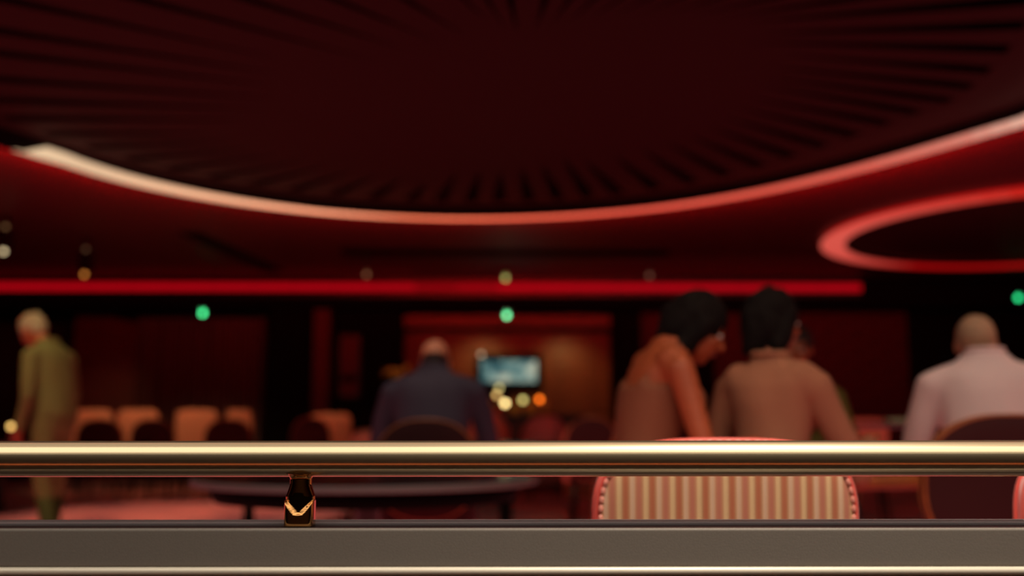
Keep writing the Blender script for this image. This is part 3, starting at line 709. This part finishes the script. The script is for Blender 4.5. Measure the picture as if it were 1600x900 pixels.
# paper lantern like cream bar beyond the pink shirt
c = at(1404, 656, 6.2); t = thing('menu_holder', 'small cream card lying on a table left of the man in pink', 'card', (c.x, 6.2, c.z - .02))
obj('card', box(nb(), -.075, .075, -.05, .05, 0, .03), M['paper'], t, bevel=.004)
round_table('round black table under the cream card, left of the man in pink', (c.x + .25, 6.3), .45, c.z - .02)

# tub chairs in the middle distance
def tub(label, c, fab, top, rz, w=.3, h=.78):
    t = thing('tub_chair', label, 'armchair', (c[0], c[1], 0), rz); bm = nb(); rg = []
    for k in range(33):
        a = math.radians(-200 + 220 * k / 32) ; d = Vector((math.cos(a), math.sin(a), 0)); hh_ = h - .16 * (1 - max(0, -math.sin(a))) ** 1.5
        rg.append([d * (w - .05) + Z * .2, d * (w + .0) + Z * .2, d * (w + .02) + Z * (hh_ - .04), d * (w - .015) + Z * hh_, d * (w - .06) + Z * (hh_ - .04)])
    loft(bm, rg); obj('shell', bm, fab, t, smooth=True)
    obj('seat', lathe(nb(), [(w - .06, .2), (w - .05, .38), (w - .08, .43), (.02, .44)], 32), top, t, smooth=True)
    for sx, sy in ((-1, -1), (1, -1), (-1, 1), (1, 1)): obj('leg', tube(nb(), [(sx * .16, sy * .16, .2), (sx * .19, sy * .19, 0)], [.016, .01], 8), M['dark'], t)
tub('pale pink tub armchair right of the bar lamps', (at(848, 660, 12).x, 12), M['pinkfab'], M['creamfab'], math.radians(10), .24, .99)
tub('terracotta tub armchair right of the navy suited man', (at(762, 660, 11.0).x, 11.0), M['creamfab'], M['creamfab'], math.radians(-20), .22, 1.06)
tub('small tan tub armchair left of the tan dress, low behind the rail', (at(925, 660, 9.4).x, 9.6), M['creamfab'], M['creamfab'], 0, .26, .92)
tub('pale tub armchair low at left of the navy suited man', (at(577, 680, 8.0).x, 8.0), M['creamfab'], M['pinkfab'], 0, .15, .84)

# plant left of the navy suited man
c = at(633, 605, 10.8); pl_ = thing('potted_plant', 'olive leafed potted plant behind the navy suited man, at his left', 'plant', (c.x, 10.8, 0))
obj('pot', lathe(nb(), [(.12, 0), (.17, .4), (.18, .42), (.15, .42), (.14, .38)], 24), M['pot'], pl_, smooth=True)
obj('soil', lathe(nb(), [(.145, .37), (.145, .385)], 24), M['soil'], pl_)
obj('stem', tube(nb(), [(0, 0, .38), (.02, 0, .8), (0, .02, 1.35)], [.015, .01, .006], 8), M['pot'], pl_)
bm = nb(); me = None
for k in range(60):
    if me is None:
        b2 = nb(); P_ = [(0, 0, 0), (.03, .05, .005), (.035, .10, 0), (.0, .17, -.03), (-.035, .10, 0), (-.03, .05, .005)]
        b2.faces.new([b2.verts.new(p) for p in P_]); o = obj('leaf', b2, M['leaf'], pl_); me = o.data
    else: o = lk('leaf', me, None, pl_)
    z = random.uniform(.95, 1.48); rr_ = random.uniform(.0, .14); a = random.uniform(0, 6.28)
    o.location = (rr_ * math.cos(a), rr_ * math.sin(a), z); o.rotation_euler = (random.uniform(-.3, .9), random.uniform(-.4, .4), a - math.pi / 2)
bm.free()

# ================================================================= PEOPLE
def voxel(name, bm, m, parent, vox=0.009, smooth=4, disp=0.0, dscale=8.0, clip=None):
    me = bpy.data.meshes.new('tmp'); bm.to_mesh(me); bm.free(); o = bpy.data.objects.new('tmp', me); COL.objects.link(o)
    r_ = o.modifiers.new('r', 'REMESH'); r_.mode = 'VOXEL'; r_.voxel_size = vox
    s_ = o.modifiers.new('s', 'SMOOTH'); s_.factor = .5; s_.iterations = smooth
    dg = bpy.context.evaluated_depsgraph_get(); me2 = bpy.data.meshes.new_from_object(o.evaluated_get(dg)); me2.name = name
    bpy.data.objects.remove(o)
    if disp:
        n = len(me2.vertices); co = np.empty(n * 3); me2.vertices.foreach_get('co', co); co = co.reshape(-1, 3)
        no = np.empty(n * 3); me2.vertices.foreach_get('normal', no); no = no.reshape(-1, 3)
        d = np.array([noise.noise(Vector((c_[0] * dscale, c_[1] * dscale, c_[2] * dscale * .45 + c_[0] * 3))) for c_ in co]); co += no * (d[:, None] * disp)
        me2.vertices.foreach_set('co', co.ravel())
    if clip:
        b2 = nb(); b2.from_mesh(me2); bmesh.ops.delete(b2, geom=[v for v in b2.verts if not clip(v.co)], context='VERTS'); b2.to_mesh(me2); b2.free()
    me2.polygons.foreach_set('use_smooth', [True] * len(me2.polygons))
    me2.materials.clear(); return lk(name, me2, m, parent)

def hand(bm, wr, d, up, side, curl=0.5, g=1.0):
    """palm + five bent fingers; d forward, up = back of the hand, side = thumb side"""
    d = d.normalized(); up = (up - d * up.dot(d)).normalized(); sd = d.cross(up) * side
    pc = wr + d * .048 * g
    rings = [ell(wr + d * (t * g), a * g, b * g, sd, up, 12, .8) for t, a, b in ((-.01, .024, .02), (.015, .03, .017), (.05, .040, .016), (.082, .041, .013), (.09, .036, .009))]
    loft(bm, rings)
    for off, L in ((.030, .072), (.010, .082), (-.010, .077), (-.030, .060)):
        p = wr + d * .082 * g + sd * off * g; dd = (d + sd * off * 1.5).normalized(); l_ = L * g; r_ = .0085 * g
        for seg_, (f, c_) in enumerate(((.42, curl * .5), (.32, curl * .9), (.26, curl * .7))):
            dd = (dd * math.cos(c_) - up * math.sin(c_)).normalized(); q = p + dd * l_ * f; capsule(bm, p, r_, q, r_ * .92, 8); p = q; r_ *= .92
    p = wr + d * .022 * g + sd * .026 * g; dd = (d * .65 + sd * .75 - up * .25).normalized(); r_ = .0115 * g
    for f in (.045, .032, .026):
        q = p + dd * f * g; capsule(bm, p, r_, q, r_ * .9, 8); p = q; r_ *= .88; dd = (dd + d * .35 - up * curl * .3).normalized()

def person(label, loc, rz, pose, k=1.0, female=False, skin='skin', top='navy', sleeves=True, bottom='trouser', hair='short', hairm='brownhair', lean=0.0, roll=0.0, head_yaw=0.0, head_pitch=0.0, head_off=(0, 0, 0), arms=None, standing=False, tail=0.0, tw=1.0, group=None):
    t = thing('person', label, 'person', loc, rz, group); t.scale = (k, k, k)
    if standing:
        pz, hip = .95, .93; knees = [(.10, .02, .50), (-.10, -.02, .50)]; ank = [(.11, .04, .08), (-.11, -.12, .08)]
    else:
        pz, hip = .55, .545; knees = [(.12, .43, .53), (-.12, .43, .53)]; ank = [(.12, .40, .08), (-.12, .46, .08)]
    def U(x, y, z):   # upper body shear for leaning: x,y offset grows above the pelvis
        h = max(0, z); b_ = h * h / .6
        return Vector((x + roll * b_, y + lean * (h * .55 + b_ * .45), pz + h * math.sqrt(max(.3, 1 - lean * lean * .35))))
    sw = .185 if female else .205
    if tw != 1: sw *= tw
    TR = ([(-.10, .145, .11), (0, .172, .125), (.12, .145, .105), (.20, .125, .09), (.32, .140, .105), (.40, .150, .112), (.46, .160, .095), (.51, .130, .075), (.545, .075, .055), (.57, .052, .05)] if female else
          [(-.10, .145, .115), (0, .17, .13), (.12, .160, .125), (.22, .158, .122), (.34, .175, .125), (.43, .190, .12), (.48, .185, .10), (.525, .145, .08), (.555, .085, .062), (.585, .062, .06)])
    def torso(bm, g, lo=-9, hi=9):
        loft(bm, [ell(U(0, -.01 + (.012 if .25 < z < .45 else 0), z), (a * tw + g), (b + g), X, Y, 28, .9) for z, a, b in TR if lo <= z <= hi])
        if female:
            for s in (-1, 1): ellipsoid(bm, U(s * .068, .095, .345), .058 + g, .050 + g, .055 + g)
        for s in (-1, 1): capsule(bm, U(s * .11, -.01, .475), .062 + g, U(s * (sw - .025), 0, .455), .056 + g)
    if arms is None: arms = [((.25, .10, .20), (.17, .34, .20)), ((.25, .10, .20), (.17, .34, .20))]
    J = []
    for s, (el, wr) in zip((1, -1), arms):
        sh_ = U(s * sw, 0, .45); e_ = U(s * el[0], el[1], el[2]) if False else Vector((s * el[0] + roll * .1, el[1] + lean * .3, pz + el[2])); w_ = Vector((s * wr[0], wr[1] + lean * .3, pz + wr[2])); J.append((s, sh_, e_, w_))
    fa = .92 if female else 1.0
    def arm(bm, g, frac=1.0):
        for s, a, b, c_ in J:
            capsule(bm, a, .052 * fa + g, b, .040 * fa + g)
            if frac > 0: capsule(bm, b, .039 * fa + g, b.lerp(c_, frac), (.028 if frac >= .9 else .033) * fa + g)
    def legs(bm, g):
        for s, kn, an in zip((1, -1), knees, ank):
            capsule(bm, (s * .085, 0, hip), .085 + g, kn, .058 + g); capsule(bm, kn, .055 + g, (an[0], an[1], an[2] + .03), .036 + g)
    hc = U(0, .03, .70) + Vector(head_off)
    HM = Matrix.Translation(hc) @ Matrix.Rotation(head_yaw, 4, 'Z') @ Matrix.Rotation(-head_pitch, 4, 'X')
    # ---- body, one surface
    bm = nb(); torso(bm, 0); arm(bm, 0); legs(bm, 0)
    capsule(bm, U(0, -.012, .53), .052 * fa, HM @ Vector((0, -.025, -.06)), .050 * fa)
    h = nb()
    ellipsoid(h, (0, -.014, .030), .076, .096, .088); ellipsoid(h, (0, .030, -.030), .060, .062, .082); ellipsoid(h, (0, .052, -.088), .030, .028, .024)
    ellipsoid(h, (0, .070, .022), .050, .018, .012)                      # brow
    capsule(h, (0, .082, .012), .009, (0, .106, -.024), .013, 10)         # nose
    for s in (-1, 1):
        ellipsoid(h, (s * .012, .097, -.028), .008, .010, .007, u=8, v=6); ellipsoid(h, (s * .036, .062, -.022), .020, .018, .018)   # nostril wing, cheek
        ellipsoid(h, (s * .077, -.008, -.004), .008, .020, .031, Matrix.Rotation(s * .25, 4, 'Z') @ Matrix.Identity(4), u=10, v=8)      # ear
    tf(h, HM); me = bpy.data.meshes.new('h'); h.to_mesh(me); h.free(); bm.from_mesh(me); bpy.data.meshes.remove(me)
    for s, a, b, c_ in J:
        d = (c_ - b).normalized(); up = Vector((0, 0, 1)) if abs(d.z) < .8 else Vector((s * 1.0, 0, 0)); hand(bm, c_ - d * .005, d, up, -s, .55, .92 if female else 1.0)
    for s, an in zip((1, -1), ank): capsule(bm, (an[0], an[1] - .02, .05), .038, (an[0], an[1] + .15, .035), .028)
    voxel('body', bm, M[skin], t, .0072, 3)
    # face parts
    for s in (-1, 1):
        e = obj('eye', tf(ellipsoid(nb(), (s * .030, .076, .006), .0125, .012, .0085, u=14, v=10), HM), M['eye'], t, smooth=True)
        obj('iris', tf(ellipsoid(nb(), (s * .030, .0865, .006), .0055, .003, .0055, u=10, v=6), HM), M['iris'], e, smooth=True)
        obj('eyebrow', tf(capsule(nb(), (s * .018, .086, .026), .0032, (s * .044, .074, .026), .0022, 8), HM), M['hair' if hairm == 'hair' else 'brownhair'], t, smooth=True)
    bm = nb()
    ellipsoid(bm, (0, .090, -.052), .022, .007, .0045, u=12, v=6); ellipsoid(bm, (0, .088, -.060), .019, .008, .0055, u=12, v=6); obj('lips', tf(bm, HM), M['lip'], t, smooth=True)
    # hair
    bm = nb(); inv = HM.inverted()
    if hair == 'crop':
        ellipsoid(bm, (0, -.017, .033), .0790, .0985, .0905); tf(bm, HM); voxel('hair', bm, M[hairm], t, .006, 2, .0015, 120, clip=lambda c_: (lambda q: q.y < .050 + q.z * .1 and q.z > -.045 + max(0, q.y + .02) * 1.0 and not (q.z < .02 and q.y > .0))(inv @ c_))
    elif hair == 'fringe':
        ellipsoid(bm, (0, -.017, .026), .0795, .0985, .0850); ellipsoid(bm, (0, -.045, -.060), .064, .050, .065); tf(bm, HM); voxel('hair', bm, M[hairm], t, .006, 2, .003, 90, clip=lambda c_: (lambda q: q.z < .012 - max(0, q.y) * .2 and q.y < .015 and q.z > -.125)(inv @ c_))
    elif hair == 'short':
        ellipsoid(bm, (0, -.020, .042), .086, .104, .092); ellipsoid(bm, (0, -.05, -.005), .075, .065, .07); tf(bm, HM)
        voxel('hair', bm, M[hairm], t, .007, 2, .008, 40, clip=lambda c_: (lambda q: q.y < .062 or q.z > .05)(inv @ c_))
    elif hair == 'long':
        ellipsoid(bm, (0, -.020, .040), .090, .106, .096); ellipsoid(bm, (0, -.055, -.02), .086, .072, .10)
        for s in (-1, 1): capsule(bm, (s * .060, .012, .02), .040, (s * .066, -.022, -.095), .036)
        capsule(bm, (0, -.065, 0), .075, (0, -.075 - tail * .2, -.10 - tail), .050); tf(bm, HM)
        voxel('hair', bm, M[hairm], t, .008, 3, .010, 25)
    bm.free() if False else None
    # clothes
    bm = nb(); torso(bm, .014, -.10, .60 if sleeves else .44)
    if sleeves: arm(bm, .013, .95)
    if not sleeves:
        bm.free(); bm = nb(); loft(bm, [ell(U(0, -.005, z), a * tw + .012, b + .014, X, Y, 28, .9) for z, a, b in TR if z <= .42])
        for s in (-1, 1): ellipsoid(bm, U(s * .068, .095, .345), .070, .062, .067); capsule(bm, U(s * .085, .09, .38), .014, U(s * .10, .0, .535), .012); capsule(bm, U(s * .10, .0, .535), .012, U(s * .09, -.10, .40), .012)
    gname = 'dress' if (female and not sleeves) else ('jacket' if top in ('navy', 'olive') else 'shirt')
    voxel(gname, bm, M[top], t, .010, 5, .011 if sleeves else .005, 9)
    if sleeves:
        cm = M[top]
        ring_ = [U(.070 * math.cos(a) , -.01 + .068 * math.sin(a), (.565 if female else .585) + (.010 if math.sin(a) < 0 else -.010)) for a in [2 * math.pi * q / 28 for q in range(28)]]
        obj('collar', tube(nb(), ring_, .012, 8, closed=True), cm, t, smooth=True)
    bm = nb(); legs(bm, .014)
    loft(bm, [ell(Vector((0, -.005, pz + z)), a, b, X, Y, 24, .9) for z, a, b in ((-.13, .13, .12), (-.05, .176, .138), (.06, .172, .132))])
    voxel('trousers' if not female else 'skirt', bm, M[bottom], t, .011, 5, .006, 8)
    for s, an in zip((1, -1), ank):
        bm = nb(); capsule(bm, (an[0], an[1] - .03, .045), .045, (an[0], an[1] + .17, .040), .036); capsule(bm, (an[0], an[1] - .03, .05), .045, (an[0], an[1] - .01, .10), .042)
        for v in bm.verts: v.co.z = max(v.co.z, 0.002)
        voxel('shoe', bm, M['shoe'], t, .008, 3)
    return t

# man in navy suit, seated, back to us
person('bald seated man in a navy suit seen from behind, centre left', (at(676, 600, 5.45).x, 5.45, 0), 0, None, k=1.04, head_off=(0, .02, -.085), skin='skin', top='navy', hair='fringe', hairm='brownhair', lean=.12, head_pitch=.35, tw=1.07, arms=[((.30, .12, .16), (.20, .34, .16)), ((.30, .12, .16), (.20, .34, .16))])
# man in pink shirt
person('seated man with cropped grey hair in a pale pink shirt, right', (at(1553, 600, 4.1).x, 4.1, 0), math.radians(-6), None, k=1.02, head_off=(0, .02, -.075), skin='skin', top='pinkshirt', hair='crop', hairm='crophair', lean=.16, head_pitch=.22, head_yaw=math.radians(-14), tw=1.10, arms=[((.29, .12, .17), (.2, .4, .2)), ((.29, .10, .14), (.22, .38, .18))])
# standing man in olive suit facing left
person('standing grey haired man in an olive suit facing left, far left', (at(80, 700, 7.3).x, 7.3, 0), math.radians(76), None, k=.97, skin='skin2', top='olive', bottom='olive', hair='short', hairm='grey', lean=.16, head_pitch=.6, head_off=(0, .08, -.035), standing=True, arms=[((.24, -.03, .16), (.22, .05, -.08)), ((.25, -.02, .15), (.22, .06, -.08))])
# woman in tan sleeveless dress, seated, turned to the right
person('seated dark haired woman in a sleeveless tan dress looking down to the right', (at(994, 640, 3.6).x, 3.6, 0), math.radians(-76), None, k=1.05, female=True, skin='skin2', top='tan', bottom='tan', sleeves=False, hair='long', hairm='hair', lean=.24, head_yaw=math.radians(-18), head_pitch=.50, head_off=(0, .025, -.095), tw=.88, tail=.0, arms=[((.22, .08, .17), (.14, .30, .20)), ((.24, -.06, .15), (.20, .06, -.06))])
# woman in beige knit, back to us, head turned right, right arm reaching forward right
person('seated woman with dark bob in a beige knit top, back turned, reaching right', (at(1204, 640, 3.62).x, 3.62, 0), math.radians(-34), None, k=.985, female=True, skin='skin2', top='knit', bottom='trouser', hair='long', hairm='hair', lean=.06, head_yaw=math.radians(-34), head_pitch=.14, tw=.90, arms=[((.27, .12, .14), (.24, .40, .25)), ((.26, .02, .14), (.2, .2, .1))])
# hidden person beyond her
person('person in an olive top mostly hidden behind the woman in beige', (at(1250, 640, 5.3).x, 5.3, 0), math.radians(160), None, female=True, skin='skin2', top='greentop', bottom='trouser', hair='short', hairm='brownhair', lean=.10, head_pitch=.2)
for x, y, lb, rz in ((at(1040, 0, 3.5).x, 3.55, 'crimson chair under the woman in the tan dress', -62), (at(1195, 0, 3.6).x, 3.55, 'crimson chair under the woman in beige', -28), (at(1250, 0, 5.3).x, 5.36, 'crimson chair under the person in the olive top', 160)):
    r = copy_tree(red0); place(r, (x, y, 0), math.radians(rz), lb); r.scale = (.95, .9, .88)
    r['group'] = 'crimson round backed chairs'
    r.scale = (.95, .9, .72) if False else (.82, .85, .80)
# seat of lowered chairs sits under the sitters; set them back so that backrests hug the backs
